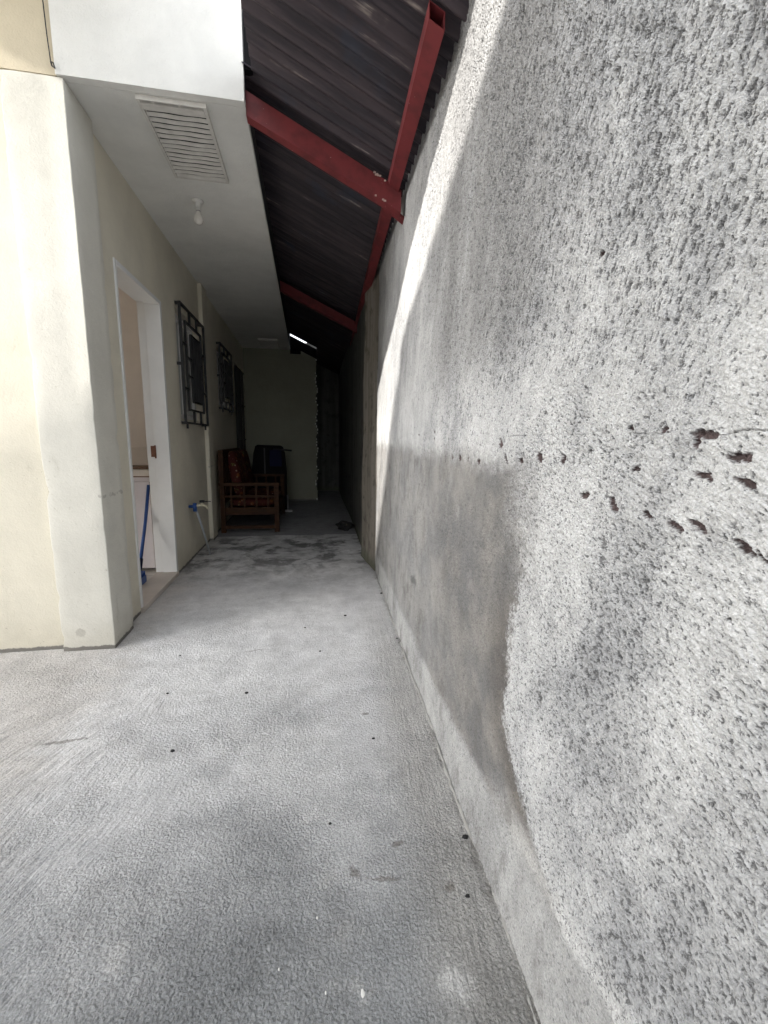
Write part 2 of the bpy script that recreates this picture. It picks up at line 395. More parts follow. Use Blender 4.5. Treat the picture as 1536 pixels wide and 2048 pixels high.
    c = n.scalecol(c, n.lin(n.noise(uv, 70, 4, .65), .3, .7, .9, 1.08))
    g1 = n.ss(n.noise(uv, 130, 4, .66), .64, .70)
    c = n.mix(n.math('MULTIPLY', g1, .5), c, (.13, .13, .135))
    g2 = n.ss(n.voro(uv, 44), .075, .03)
    c = n.mix(n.math('MULTIPLY', g2, n.ss(n.noise(uv, 7, 2), .52, .62)), c, (.78, .78, .77))
    tr = n.math('MULTIPLY', n.ss(trow, .55, .68), tmask)
    c = n.mix(n.math('MULTIPLY', tr, .4), c, (.24, .24, .245))
    jt = n.ss(n.math('ABSOLUTE', n.math('ADD', n.math('SUBTRACT', y, 5.1), n.math('MULTIPLY', n.math('SUBTRACT', med, .5), .03))), .012, .004)
    c = n.mix(n.math('MULTIPLY', jt, .6), c, (.09, .09, .09))
    # relief (metres)
    nf = n.math('SUBTRACT', 1.0, n.math('MULTIPLY', far, .8))
    tm1 = n.math('SUBTRACT', 1.0, n.math('MULTIPLY', tmask, .65))
    h = n.math('MULTIPLY', n.math('MULTIPLY', n.math('SUBTRACT', lump, .5), n.lin(zone, .36, .64, .0028, .0092)), tm1)
    h = n.math('ADD', h, n.math('MULTIPLY', n.math('MULTIPLY', n.math('SUBTRACT', n.math('ADD', n.math('MULTIPLY', trow, .6), n.math('MULTIPLY', trow2, .75)), .675), .011), tmask))
    h = n.math('ADD', h, n.math('MULTIPLY', n.math('MULTIPLY', n.math('SUBTRACT', drag, .5), .006), dmask))
    h = n.math('MULTIPLY', h, nf)
    h = n.math('ADD', h, n.math('MULTIPLY', n.math('SUBTRACT', big, .5), .012))
    n.displace(h)
    nb = n.bump(n.math('MULTIPLY', grain, nf), .6, .0025)
    return n.fin(c, n.lin(med, .3, .7, .95, .82), nb, .22)

def mat_paint(name, base, dirt=(.30, .27, .2), skirting=True, dirtamt=.5):
    n = N(name)
    x, y, z = n.sep()
    big = n.noise(n.P, 1.7, 4, .6)
    med = n.noise(n.P, 9, 4, .62)
    b2 = tuple(v*.9 for v in base)
    c = n.mix(n.ss(big, .35, .68), base, b2)
    sp = n.ss(n.noise(n.P, 55, 4, .62), .675, .71)
    lowm = n.lin(z, 0, 2.2, 1.0, .25)
    c = n.mix(n.math('MULTIPLY', n.math('MULTIPLY', sp, lowm), .6*dirtamt*2), c, dirt)
    scf = n.ss(n.noise(n.mapping(n.P, sca=(1, 1, .35)), 13, 4, .7), .64, .78)
    c = n.mix(n.math('MULTIPLY', n.math('MULTIPLY', scf, lowm), .55*dirtamt), c, dirt)
    if skirting:
        base_z = n.math('ADD', z, n.math('MULTIPLY', n.math('SUBTRACT', n.noise(n.P, 18, 4, .65), .5), .035))
        c = n.mix(n.ss(base_z, .026, .018), c, (.13, .13, .135))
        c = n.mix(n.math('MULTIPLY', n.ss(n.math('ADD', z, n.math('MULTIPLY', med, .25)), .35, .1), .3), c, dirt)
        pt = n.ss(n.spots(n.vmath('ADD', n.comb(x, z, 0.0), n.vmath('SCALE', n.vmath('SUBTRACT', n.noise(n.P, 30, 3, .6, col=True), (.5, .5, .5)), .05)),
                  [(-1.18, .10, .028, .026, 0), (-1.03, .815, .010, .012, 0)]), 1.1, .7)
        c = n.mix(n.math('MULTIPLY', pt, .55), c, (.34, .32, .28))
    c = n.scalecol(c, n.lin(n.noise(n.P, 3.2, 6, .7), .3, .7, .93, 1.04))
    h = n.math('ADD', n.noise(n.P, 120, 4, .65), n.math('MULTIPLY', med, 2.4))
    return n.fin(c, .62, n.bump(h, .4, .005), .3)

def mat_plain(name, col, rough=.6, bump=.15, scale=60, var=.12, metal=0.0, spec=.3):
    n = N(name)
    v = n.noise(n.P, scale*.12, 4, .6)
    c = n.scalecol(n.mix(0.0, tuple(col), tuple(col)), n.lin(v, .3, .7, 1-var, 1+var))
    return n.fin(c, rough, n.bump(n.noise(n.P, scale, 3, .6), bump, .002), spec, metal)

def mat_roofing():
    n = N("dirty_corrugated_metal")
    lng = n.noise(n.mapping(n.P, sca=(1.3, 26, 2)), 1.0, 5, .66)
    pat = n.noise(n.P, 4, 4, .6)
    c = n.mix(n.ss(lng, .42, .6), (.032, .027, .034), (.062, .048, .056))
    c = n.mix(n.math('MULTIPLY', n.ss(lng, .60, .70), n.ss(pat, .45, .6)), c, (.36, .31, .28))
    c = n.mix(n.math('MULTIPLY', n.ss(pat, .55, .7), .5), c, (.035, .045, .07))
    return n.fin(c, .55, n.bump(lng, .2, .002), .35, .15)

def mat_red():
    n = N("red_oxide_primer")
    v = n.noise(n.P, 14, 4, .6)
    c = n.mix(n.ss(v, .4, .7), (.19, .034, .038), (.13, .027, .03))
    c = n.mix(n.ss(n.noise(n.P, 70, 3), .72, .76), c, (.45, .32, .28))
    return n.fin(c, .55, n.bump(n.noise(n.P, 90, 3), .1, .001), .35)

def mat_wood():
    n = N("varnished_wood")
    g = n.noise(n.mapping(n.P, sca=(3, 3, 30)), 2.0, 4, .6, 1.0)
    c = n.mix(n.ss(g, .35, .65), (.06, .026, .010), (.028, .012, .006))
    return n.fin(c, .55, n.bump(g, .1, .001), .15)

def mat_floral():
    n = N("red_floral_fabric")
    d = n.voro(n.P, 13); d2 = n.voro(n.mapping(n.P, loc=(3, 1, 2)), 19)
    c = n.mix(n.ss(d, .33, .26), (.055, .011, .009), (.16, .055, .018))
    c = n.mix(n.ss(d2, .20, .14), c, (.28, .21, .16))
    c = n.mix(n.ss(n.noise(n.P, 20, 3), .6, .66), c, (.10, .10, .03))
    return n.fin(c, .85, n.bump(n.noise(n.P, 400, 2), .2, .001), .2)

def mat_tile():
    n = N("pale_floor_tile")
    x, y, z = n.sep()
    br = n.t.nodes.new("ShaderNodeTexBrick"); br.offset = 0
    n.link(n.comb(x, y, 0.0), br.inputs['Vector'])
    br.inputs['Scale'].default_value = 1; br.inputs['Brick Width'].default_value = .3; br.inputs['Row Height'].default_value = .3; br.inputs['Mortar Size'].default_value = .004
    br.inputs['Color1'].default_value = (.55, .52, .48, 1); br.inputs['Color2'].default_value = (.58, .55, .51, 1); br.inputs['Mortar'].default_value = (.3, .28, .26, 1)
    return n.fin(br.outputs['Color'], .3, None, .5)

def mat_glass():
    n = N("window_glass")
    n.fin((.75, .78, .77), .03, None, .5)
    n.b.inputs['Transmission Weight'].default_value = 1.0
    n.b.inputs['IOR'].default_value = 1.45
    return n.m

M_WALL = mat_rough_wall()
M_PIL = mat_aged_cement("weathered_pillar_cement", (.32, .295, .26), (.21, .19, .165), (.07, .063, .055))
M_PASS = mat_aged_cement("dark_cement", (.15, .15, .145), (.09, .09, .085), (.05, .05, .048))  # darker cement than the pillar, for the passage walls
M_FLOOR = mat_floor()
M_CREAM = mat_paint("cream_paint", (.72, .68, .57))
M_WHITE = mat_paint("white_paint", (.83, .83, .80), skirting=False, dirtamt=.25)
M_UPPER = mat_paint("shaded_cream_paint", (.66, .585, .44), skirting=False, dirtamt=.2)  # shadow on the upper wall put into its colour
M_END = mat_paint("dull_green_cream_paint", (.30, .30, .235))
M_TRIM = mat_plain("white_gloss_paint", (.74, .745, .74), .4, .05, 40, .05)
M_ROOF = mat_roofing(); M_RED = mat_red()
M_BLACK = mat_plain("black_iron_paint", (.018, .018, .02), .45, .1, 80, .2, 0, .4)
M_DARK = mat_plain("dark_plastic", (.008, .008, .009), .7, .1, 60, .2, 0, .08)
M_DOOR = mat_plain("dark_door_paint", (.03, .028, .027), .5, .1, 60, .2)
M_BLUE = mat_plain("blue_plastic", (.025, .07, .24), .4, .05, 60, .15)
M_NAVY = mat_plain("navy_panel", (.006, .008, .035), .6, .05, 60, .15, 0, .1)
M_PVC = mat_plain("grey_pvc", (.30, .32, .33), .45, .05, 60, .15)
M_CRM = mat_plain("cream_plastic", (.62, .58, .44), .4, .05, 60, .05)
M_PLAST = mat_plain("white_plastic", (.72, .72, .70), .45, .05, 60, .08)
M_VENT = mat_plain("dusty_white_vent", (.64, .625, .59), .7, .3, 160, .1)
M_BULB = mat_plain("frosted_bulb_glass", (.72, .70, .66), .25, 0, 60, .03)
M_PINK = mat_plain("pinkish_wall_paint", (.78, .73, .69), .75, .1, 40, .05)
M_COUNT = mat_plain("worn_countertop", (.55, .50, .45), .5, .1, 60, .1)
M_CAB = mat_plain("cabinet_laminate", (.62, .58, .60), .4, .05, 40, .05)
M_BOARD = mat_plain("brown_board", (.16, .10, .075), .6, .1, 60, .15)
M_BRASS = mat_plain("rusty_strike_metal", (.16, .075, .05), .5, .2, 120, .3, .3)
M_WOOD = mat_wood(); M_FLOR = mat_floral(); M_TILE = mat_tile(); M_GLASS = mat_glass()
M_STONE = mat_plain("dark_stone", (.02, .02, .021), .8, .5, 200, .3)
M_FLAKE = mat_plain("white_flake", (.8, .8, .78), .7, .3, 200, .1)
M_RUBBISH = mat_plain("dark_scrap", (.03, .03, .03), .9, .6, 90, .4)
M_NEIGH = mat_plain("neighbour_render", (.5, .49, .46), .85, .3, 30, .1)
M_RIDGE = mat_plain("pale_mortar", (.36, .355, .34), .9, .4, 120, .2)
M_SIDE = mat_plain("dark_side_tone", (.05, .05, .055), .9, .3, 60, .3)  # one even dark tone for the side of the overhang
M_COL = mat_paint("off_white_paint", (.68, .665, .60))
M_RAIL = mat_plain("dark_grey_rail", (.05, .05, .05), .6, .1, 60, .15)
M_CURT = mat_plain("pale_curtain", (.72, .71, .68), .9, .2, 200, .06)
M_PANE = mat_plain("pale_window_pane", (.60, .61, .60), .18, .05, 30, .12, 0, .6)  # pale opaque tone for the window panes
M_GRND = mat_plain("packed_earth", (.3, .28, .25), .95, .4, 8, .2)
M_STEEL = mat_plain("dull_steel", (.35, .35, .36), .4, .1, 80, .15, .6)
M_ALU = mat_plain("bare_steel_edge", (.55, .42, .38), .5, .1, 80, .15)

# ------------------------------------------------------------------ setting: ground
NEAR = MB().grid(lambda u, v: (u, v, -.03), [-60, -8, -1.2, -.4, .2, .8, 60], [-60, -4, 0, 1, 2, 3, 4, 5, 6, 10, 90])
structure(NEAR.build("ground", M_GRND))
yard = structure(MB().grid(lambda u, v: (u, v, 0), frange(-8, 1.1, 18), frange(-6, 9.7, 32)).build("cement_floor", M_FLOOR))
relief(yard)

# ------------------------------------------------------------------ right-hand walls
def roofz(x, y):
    b = .045*(min(y, 4)-2) + .010*(max(y, 4)-4)
    return 2.43 + b - .455*(x-.53)
def wx(y, z): return .41 + .045*y + (.035-.01*min(y, 3.5))*z/2.4

def slab(fx, ys, ztop, thick, zs=10):
    m = MB()
    def row(f): return m.grid(lambda y, t: (f(y, t*ztop(y)), y, t*ztop(y)), ys, frange(0, 1, zs))
    row(fx); row(lambda y, z: fx(y, z)+thick)
    y0, y1 = ys[0], ys[-1]
    for y in (y0, y1):
        m.grid(lambda s, t: (fx(y, t*ztop(y))+s*thick, y, t*ztop(y)), [0, 1], frange(0, 1, zs))
    m.grid(lambda y, s: (fx(y, ztop(y))+s*thick, y, ztop(y)), ys, [0, 1])
    return m
wall = tag(slab(wx, frange(-5, 3.56, 40), lambda y: (roofz(wx(y, 2.4), max(y, 1.4)) + (.02 if y > 1.3 else .05)), .18).build("boundary_wall", M_WALL),
           "tall rough grey cement wall with dark pits, a crack and torn gashes along its middle", "wall")
relief(wall)
random.seed(31)
rp = [(wx(y, 0) - .004 + .004*math.sin(y*9) + random.uniform(-.0025, .0025), y, -.003+random.uniform(-.0025, .0015)) for y in frange(-1, 3.5, 150)]
ridge = MB().tube(rp, [.0055+random.uniform(-.003, .003) for _ in rp], 8)
ridge.build("mortar_ridge", M_RIDGE, wall)

def pil_top(y): return roofz(.55, y) + .02
def px_(y, z):
    t = (y-3.56)/(4.07-3.56)
    return wx(3.56, z)*(1-t) + (.512+.02*z/2.5)*t + .004*math.sin(z*7+y*3)
pm = slab(px_, frange(3.562, 4.07, 6), pil_top, .25, 14)
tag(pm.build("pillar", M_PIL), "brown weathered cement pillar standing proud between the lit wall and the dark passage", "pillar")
def bx_(y, z): return .565 + .028*max(y-4.6, 0) + .02*math.sin(y*1.3)*.5
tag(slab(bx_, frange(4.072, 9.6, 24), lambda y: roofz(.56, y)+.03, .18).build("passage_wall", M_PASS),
    "dark grey cement wall running back beyond the brown pillar", "wall")
em = MB().box((.0, 9.6, -.1), (1.1, 9.75, 3.1)).box((.03, 8.31, -.1), (.17, 9.597, 3.1))
tag(em.build("passage_end_wall", M_PASS), "black unlit wall closing the narrow gap behind the cream end wall", "wall")

# ------------------------------------------------------------------ lean-to roof
roof = empty("lean_to_roof", (.2, 2.4, 2.5), "dark corrugated metal lean-to roof on red steel rafters over the passage", "roof")
def corr(x0, x1, y0, y1, nm):
    m = MB(); n = int((y1-y0)/.076*8)
    ys = frange(y0, y1, n)
    f = lambda dz: (lambda y, x: (x, y, roofz(x, y) + .017*math.sin(2*math.pi*y/.076) + dz))
    m.grid(f(0), ys, frange(x0, x1, 6)); m.grid(f(.0015), ys, frange(x0, x1, 6))
    o = m.build(nm, M_ROOF, roof, smooth=True, weld=False); return o
corr(-.225, 1.3, 1.33, 2.355, "roofing_sheet")
corr(-.268, 1.3, 2.355, 7.97, "roofing_sheet")
corr(.195, 1.3, 7.97, 9.75, "roofing_sheet")
# rafters: C channels, web towards the camera
def rafter(y, x0, x1, drop):
    m = MB()
    zt = lambda x: roofz(x, y) - drop
    H, F, t = .105, .055, .004
    def bar(ya, yb, za, zb):
        m.v += [(x, yy, zt(x)+zz) for x in (x0, x1) for yy, zz in ((ya, za), (yb, za), (yb, zb), (ya, zb))]
        i = len(m.v)-8
        for k in range(4): m.f.append((i+k, i+(k+1)%4, i+4+(k+1)%4, i+4+k))
        m.f.extend([(i+3, i+2, i+1, i), (i+4, i+5, i+6, i+7)])
    bar(y, y+t, -H, 0); bar(y+t, y+F, -H, -H+t); bar(y+t, y+F, -t, 0)
    bar(y+F-t, y+F, -H+t, -H+.015); bar(y+F-t, y+F, -.015, -t)
    return m.build("rafter", M_RED, roof, weld=False)
rafter(2.42, -.262, .50, .066); rafter(5.18, -.262, .60, .066)
MB().beam((.47, 2.47, roofz(.47, 2.47)-.167), (.545, 2.49, roofz(.545, 2.47)-.169), .055, .006).build("rafter_lug", M_RED, roof)
# purlin: open tube, its sawn end towards the camera
def purlin(ya, yb):
    m = MB(); t = .003; W, Hh = .052, .05
    c = lambda y: (.385+.048*(y-1.5)+.03, roofz(.415+.048*(y-1.5), y)-.014)
    def sheet(a, b):
        for (ax, az), (bx, bz) in ((a, b),):
            m.v += [(c(y)[0]+ax, y, c(y)[1]+az) for y in (ya, yb)] + [(c(y)[0]+bx, y, c(y)[1]+bz) for y in (yb, ya)]
            i = len(m.v)-4; m.f.append((i, i+1, i+2, i+3))
    k = .455
    q = [(-W/2, W/2*k), (W/2, -W/2*k), (W/2, -W/2*k-Hh), (-W/2, W/2*k-Hh)]
    qi = [(a*.9, b*.9-.0035) for a, b in q]
    for i in range(4): sheet(q[i], q[(i+1) % 4]); sheet(qi[i], qi[(i+1) % 4])
    for i in range(4):
        a, b, cc, d = q[i], q[(i+1) % 4], qi[(i+1) % 4], qi[i]
        m.v += [(c(ya)[0]+p[0], ya, c(ya)[1]+p[1]) for p in (a, b, cc, d)]; j = len(m.v)-4; m.f.append((j, j+1, j+2, j+3))
    return m, c
m, pc = purlin(1.52, 7.9)
m.build("purlin", M_RED, roof, weld=False)
wb = MB(); random.seed(2)
for q in range(9):
    xx = .385 + random.uniform(-.03, .03); yy = 2.416; zz_ = roofz(xx, 2.42) - .066 - random.choice((.004, .100)) + random.uniform(-.004, .004)
    wb.box((xx-.004, yy-.003, zz_-.003), (xx+.004+random.random()*.006, yy+.003, zz_+.003))
MB().box((-.258, 2.364, 2.79), (-.222, 2.40, 3.3)).build("end_board", M_DARK, roof)
wb.build("weld_bead", M_ALU, roof)
# flashing/closing board at the far end, below the bright slit
fb = MB()
for x0, x1 in ((-.262, .19),):
    z = lambda x: roofz(x, 8.0) - .038
    fb.v += [(x, y, z(x)+dz) for x in (x0, x1) for y, dz in ((8.0, -.16), (8.03, -.16), (8.03, 0), (8.0, 0))]
    for k in range(4): fb.f.append((k, (k+1) % 4, 4+(k+1) % 4, 4+k))
    fb.f += [(3, 2, 1, 0), (4, 5, 6, 7)]
fb.box((-.26, 8.035, 2.59), (-.08, 8.075, 2.72))
fb.build("closing_board", M_DARK, roof)

# ------------------------------------------------------------------ house
house = empty("house", (-1.05, 2.4, 0), "cream painted house with a white boxed overhang along the left of the passage", "house")
def holed(ax, pos, thick, u0, u1, v0, v1, holes, name, mat, bev=0):
    """wall in the plane ax=pos, thickness towards the minus (x) or plus (y) side, with rectangular openings"""
    us = sorted({u0, u1, *[h[0] for h in holes], *[h[1] for h in holes]}); vs = sorted({v0, v1, *[h[2] for h in holes], *[h[3] for h in holes]})
    P = (lambda u, v, d: (pos-d, u, v)) if ax == 'x' else (lambda u, v, d: (u, pos+d, v))
    def solid(i, j):
        if i < 0 or j < 0 or i >= len(us)-1 or j >= len(vs)-1: return False
        uc, vc = (us[i]+us[i+1])/2, (vs[j]+vs[j+1])/2
        return not any(h[0] < uc < h[1] and h[2] < vc < h[3] for h in holes)
    m = MB()
    for i in range(len(us)-1):
        for j in range(len(vs)-1):
            if not solid(i, j): continue
            a, b, c, d = us[i], us[i+1], vs[j], vs[j+1]
            for t in (0, thick): m.poly([P(a,c,t), P(b,c,t), P(b,d,t), P(a,d,t)])
            if not solid(i-1, j): m.poly([P(a,c,0), P(a,d,0), P(a,d,thick), P(a,c,thick)])
            if not solid(i+1, j): m.poly([P(b,c,0), P(b,d,0), P(b,d,thick), P(b,c,thick)])
            if not solid(i, j-1): m.poly([P(a,c,0), P(b,c,0), P(b,c,thick), P(a,c,thick)])
            if not solid(i, j+1): m.poly([P(a,d,0), P(b,d,0), P(b,d,thick), P(a,d,thick)])
    return m.build(name, mat, house)
XW = -1.06
from mathutils import noise as mnoise
def rough_box(a, b, seed, amp=.0011, step=.045):
    m = MB(); rng = [max(1, int((b[i]-a[i])/step)) for i in range(3)]
    def face(fix, val, i, j):
        def f(u, v):
            p = [0, 0, 0]; p[fix] = val; p[i] = u; p[j] = v
            q = Vector(p)
            nz = mnoise.noise_vector(q*6 + Vector((seed, 0, 0)))*amp*1.6 + mnoise.noise_vector(q*23 + Vector((0, seed, 0)))*amp*.7
            ends = sum(1 for k in (0, 1) if min(abs(q[k]-a[k]), abs(q[k]-b[k])) < 1e-6)
            if ends == 2:                                   # arris: chipped
                ch = max(0, mnoise.noise(q*15 + Vector((0, 0, seed))) - .30)*.022
                for k in (0, 1): q[k] += ch if abs(q[k]-a[k]) < 1e-6 else -ch
            return q + nz
        m.grid(f, frange(a[i], b[i], rng[i]), frange(a[j], b[j], rng[j]))
    for fix, i, j in ((0, 1, 2), (1, 0, 2), (2, 0, 1)):
        face(fix, a[fix], i, j); face(fix, b[fix], i, j)
    return m
DOOR = (2.855, 3.665, 0.0, 2.115); W1 = (4.05, 4.84, 1.28, 2.19); W2 = (5.74, 6.52, 1.52, 2.22); D2 = (7.05, 7.9, 0.0, 2.25)
holed('x', XW, .15, 2.632, 8.32, -.02, 2.654, [DOOR, W1, W2, D2], "side_wall", M_CREAM)
holed('y', 2.402, .15, -7.0, -1.272, -.02, 2.66, [(-5.3, -2.52, .03, 1.0)], "front_wall", M_CREAM)  # low unseen opening added to let sunlight into the room
rough_box((-1.27, 2.37, -.02), (-1.02, 2.63, 2.652), 3).build("column", M_COL, house, smooth=True, bevel=.004)
rough_box((-1.085, 4.90, -.02), (-1.022, 5.14, 2.652), 8).build("pilaster", M_CREAM, house, smooth=True, bevel=.004)
MB().box((-7.0, 2.372, 2.657), (-1.047, 2.55, 5.0)).build("upper_wall", M_UPPER, house)
# white boxed overhang: hollow shell, bottom, front and side
bx = MB()
bx.box((-1.045, 2.36, 2.656), (-.262, 2.40, 3.6))
bx.box((-1.075, 2.402, 2.656), (-.262, 8.32, 2.69))
bx.build("overhang", M_WHITE, house)
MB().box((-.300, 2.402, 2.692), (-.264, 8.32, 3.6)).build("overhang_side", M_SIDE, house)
MB().box((-7, 2.3, 3.602), (-.2, 8.3, 3.7)).build("flat_roof", M_WHITE, house)
# upper rake eave that shades the head of the front wall (above the picture)
ev = MB(); ze = lambda x: 3.385 - .408*(x+1.07)
ev.v += [(x, y, ze(x)+dz) for x in (-.72, -6.5) for y, dz in ((.6, 0), (2.37, 0), (2.37, .12), (.6, .12))]
for k in range(4): ev.f.append((k, (k+1) % 4, 4+(k+1) % 4, 4+k))
ev.f += [(3, 2, 1, 0), (4, 5, 6, 7)]
ev.build("eave", M_WHITE, house)
# rooms behind
rm = MB()
def roombox(x0, x1, y0, y1, z1, skip=()):
    q = {'x0': [(x0,y0,0),(x0,y1,0),(x0,y1,z1),(x0,y0,z1)], 'y0': [(x0,y0,0),(x1,y0,0),(x1,y0,z1),(x0,y0,z1)], 'y1': [(x0,y1,0),(x1,y1,0),(x1,y1,z1),(x0,y1,z1)], 'z1': [(x0,y0,z1),(x1,y0,z1),(x1,y1,z1),(x0,y1,z1)]}
    for k, v in q.items():
        if k not in skip: rm.poly(v)
roombox(-5.6, -1.211, 2.555, 4.95, 2.6, ('y0',)); roombox(-5.6, -1.211, 5.0, 8.07, 2.6)
rm.build("room_wall", M_PINK, house)
MB().box((-5.6, 2.55, -.02), (-1.062, 8.07, .022)).build("room_floor", M_TILE, house)
MB().box((-1.215, 2.86, .0), (-1.045, 3.66, .034)).build("door_sill", M_COUNT, house, bevel=.006)
# door frame: near jamb, far jamb with rebate, head
df = MB()
df.box((-1.16, 3.625, .036), (-1.052, 3.663, 2.113)); df.box((-1.215, 3.637, .036), (-1.162, 3.663, 2.113))
df.box((-1.16, 2.857, .036), (-1.052, 2.882, 2.113)); df.box((-1.215, 2.857, .036), (-1.162, 2.872, 2.113))
df.box((-1.16, 2.884, 2.083), (-1.052, 3.623, 2.113)); df.box((-1.215, 2.884, 2.093), (-1.162, 3.623, 2.113))
dfo = df.build("door_frame", M_TRIM, house, bevel=.003)
MB().box((-1.186, 3.630, .965), (-1.155, 3.6365, 1.05)).box((-1.158, 3.6215, .955), (-1.146, 3.6245, 1.055)).build("strike_plate", M_BRASS, dfo)
# windows with iron grilles
def window(h, label, pale_panes=True):
    a, b, c, d = h
    f = MB(); t = .045; x0, x1 = -1.17, -1.115
    f.box((x0, a+.002, c+.002), (x1, a+t, d-.002)); f.box((x0, b-t, c+.002), (x1, b-.002, d-.002))
    f.box((x0, a+t+.002, c+.002), (x1, b-t-.002, c+t)); f.box((x0, a+t+.002, d-t), (x1, b-t-.002, d-.002))
    m_ = (a+b)/2; f.box((x0+.01, m_-.02, c+t+.002), (x1-.005, m_+.02, d-t-.002))
    wo_ = f.build("window", M_TRIM, house, bevel=.002); wo_['label'] = label
    MB().box((-1.150, a+t+.003, c+t+.003), (-1.145, m_-.022, d-t-.003)).box((-1.150, m_+.022, c+t+.003), (-1.145, b-t-.003, d-t-.003)).build("pane", M_PANE, wo_)
    g = MB(); X = -1.018; w_ = .019
    A, B, C_, D = a-.03, b+.03, c-.035, d+.03
    L, Hh = B-A, D-C_
    def pt(u, v): return (X, A+u*L, C_+v*Hh)
    def bar(u0, v0, u1, v1, ww=w_): g.beam(pt(u0, v0), pt(u1, v1), .016, ww, (1, 0, 0) if True else None)
    for s in ((0,0,1,0),(0,1,1,1),(0,0,0,1),(1,0,1,1)): bar(*s, .021)
    # stepped art-deco pattern of offset rectangles
    for r in ((.17,.12,.83,.88),(.36,.20,.74,.80),(.48,.20,.60,.80)):
        u0,v0,u1,v1 = r; bar(u0,v0,u1,v0,.02); bar(u0,v1,u1,v1); bar(u0,v0,u0,v1); bar(u1,v0,u1,v1)
    for u in (.36, .66): bar(u, .88, u, 1); bar(u, 0, u, .12)
    for v in (.30, .68): bar(0, v, .17, v); bar(.83, v+.02, 1, v+.02)
    for v in (.42, .58): bar(.17, v, .36, v); bar(.74, v, .83, v)
    bar(.42,.20,.42,.80,.014); bar(.54,.20,.54,.80,.014); bar(.67,.20,.67,.80,.014)
    for u, v in ((.04,0),(.9,0),(.04,1),(.9,1),(0,.5)):
        p = pt(u, v); g.box((XW-.002, p[1]-.01, p[2]-.012), (X, p[1]+.01, p[2]+.012))
    for u in (.06, .86): p = pt(u, 0); g.box((X-.008, p[1]-.008, p[2]-.05), (X+.008, p[1]+.008, p[2]))
    g.build("grille", M_BLACK, wo_)
    return wo_
window(W1, "white framed window behind a black iron grille, nearest the open door")
window(W2, "white framed window behind a black iron grille, in the dark part of the wall")
dd = MB().box((-1.14, D2[0]+.004, .03), (-1.10, D2[1]-.004, D2[3]-.004))
for k in range(6): dd.beam((-1.045, D2[0]+.06+k*.145, .05), (-1.045, D2[0]+.06+k*.145, 2.2), .016, .016, (1,0,0))
for z in (.06, .55, 1.1, 1.65, 2.19): dd.beam((-1.045, D2[0]+.02, z), (-1.045, D2[1]-.02, z), .016, .03, (1,0,0))
dd.build("grille_door", M_DOOR, house)
# thin cable down the upper wall with a staple bracket
cb = MB().tube([(-1.072, 2.366, 3.1), (-1.068, 2.366, 2.93), (-1.065, 2.366, 2.80), (-1.060, 2.366, 2.702)], .0022, 6)
cb.tube([(-1.060, 2.366, 2.702), (-1.057, 2.365, 2.688), (-1.040, 2.352, 2.672)], .003, 6)
cb.tube([(-1.060, 2.364, 2.702), (-1.044, 2.35, 2.690), (-1.040, 2.352, 2.672)], .0025, 6)
tag(cb.build("hanging_cable", M_BLACK), "thin dark cable hanging down the shaded upper wall to a small hook", "cable")

# end wall with a ragged right edge and sloping top
ew = MB(); random.seed(3)
vs = frange(0, 1, 46); jag = [random.uniform(-.012, .02) + .012*math.sin(k*.9) for k in range(47)]
top = lambda x: min(2.655, 2.735 - .36*(x+.26))
def ewp(u, v, yy):
    xr = .178 + jag[min(46, int(round(v*46)))]
    x = -1.058 + (xr+1.058)*u
    return (x, yy, -.01 + v*(top(x)+.01))
for yy in (8.08, 8.30): ew.grid(lambda u, v: ewp(u, v, yy), frange(0, 1, 10), vs)
ew.grid(lambda v, y: ewp(1, v, y), vs, [8.08, 8.30]); ew.grid(lambda u, y: ewp(u, 1, y), frange(0, 1, 10), [8.08, 8.30])
endw = tag(ew.build("end_wall", M_END), "dim green-cream end wall of the passage with a ragged right edge", "wall")
rg = MB()
for k in range(46):
    if random.random() < .62:
        v0 = k/46; z = v0*2.55; x = .178 + jag[k]
        rg.box((x-.006, 8.062+random.uniform(0,.01), z), (x+random.uniform(.004, .016), 8.078, z+random.uniform(.02, .05)))
rg.build("broken_plaster", M_PLAST, endw)

# ------------------------------------------------------------------ vents and bulb under the overhang
ZS = 2.656
def vent(y0, y1, x0, x1):
    xc, yc = (x0+x1)/2, (y0+y1)/2
    v = empty("ceiling_vent", (xc, yc, ZS), "", "vent", "louvred vents under the overhang")
    f = MB(); zt, zb, t = ZS-.001, ZS-.022, .014
    f.box((x0, y0, zb), (x0+t, y1, zt)); f.box((x1-t, y0, zb), (x1, y1, zt))
    f.box((x0+t+.0005, y1-t, zb), (x1-t-.0005, y1, zt)); f.box((x0+t+.0005, y0, zb), (x1-t-.0005, y0+.006, zt)); f.box((x0+t+.0005, y0+.020, zb-.004), (x1-t-.0005, y0+.052, zt-.002))
    for q in (.2, .58): xx = x0+(x1-x0)*q; f.box((xx, y0+.0065, zb+.004), (xx+.012, y0+.0195, zt))
    f.build("vent_frame", M_VENT, v)
    l = MB(); n = 15; random.seed(5)
    for k in range(n):
        y = y0+.062 + (y1-y0-.085)*k/(n-1)
        jz = random.uniform(-.0008, .0008)
        l.grid(lambda x, s: (x, y-.010+.0195*s, ZS-.012-.007*s + .003*math.sin(math.pi*s) + jz + .0012*math.sin(x*37+k)), frange(x0+t, x1-t, 8), frange(0, 1, 4))
    l.build("louvre", M_VENT, v)
    MB().poly([(x0+t, y0+.006, ZS-.0012), (x1-t, y0+.006, ZS-.0012), (x1-t, y1-t, ZS-.0012), (x0+t, y1-t, ZS-.0012)]).build("vent_shade_sheet", M_DARK, v)  # dark sheet standing in for the shaded hollow behind the louvres
    return v
v1 = vent(2.407, 3.02, -.744, -.440); v1['label'] = "dusty white louvred vent under the overhang, in front of the bare bulb"
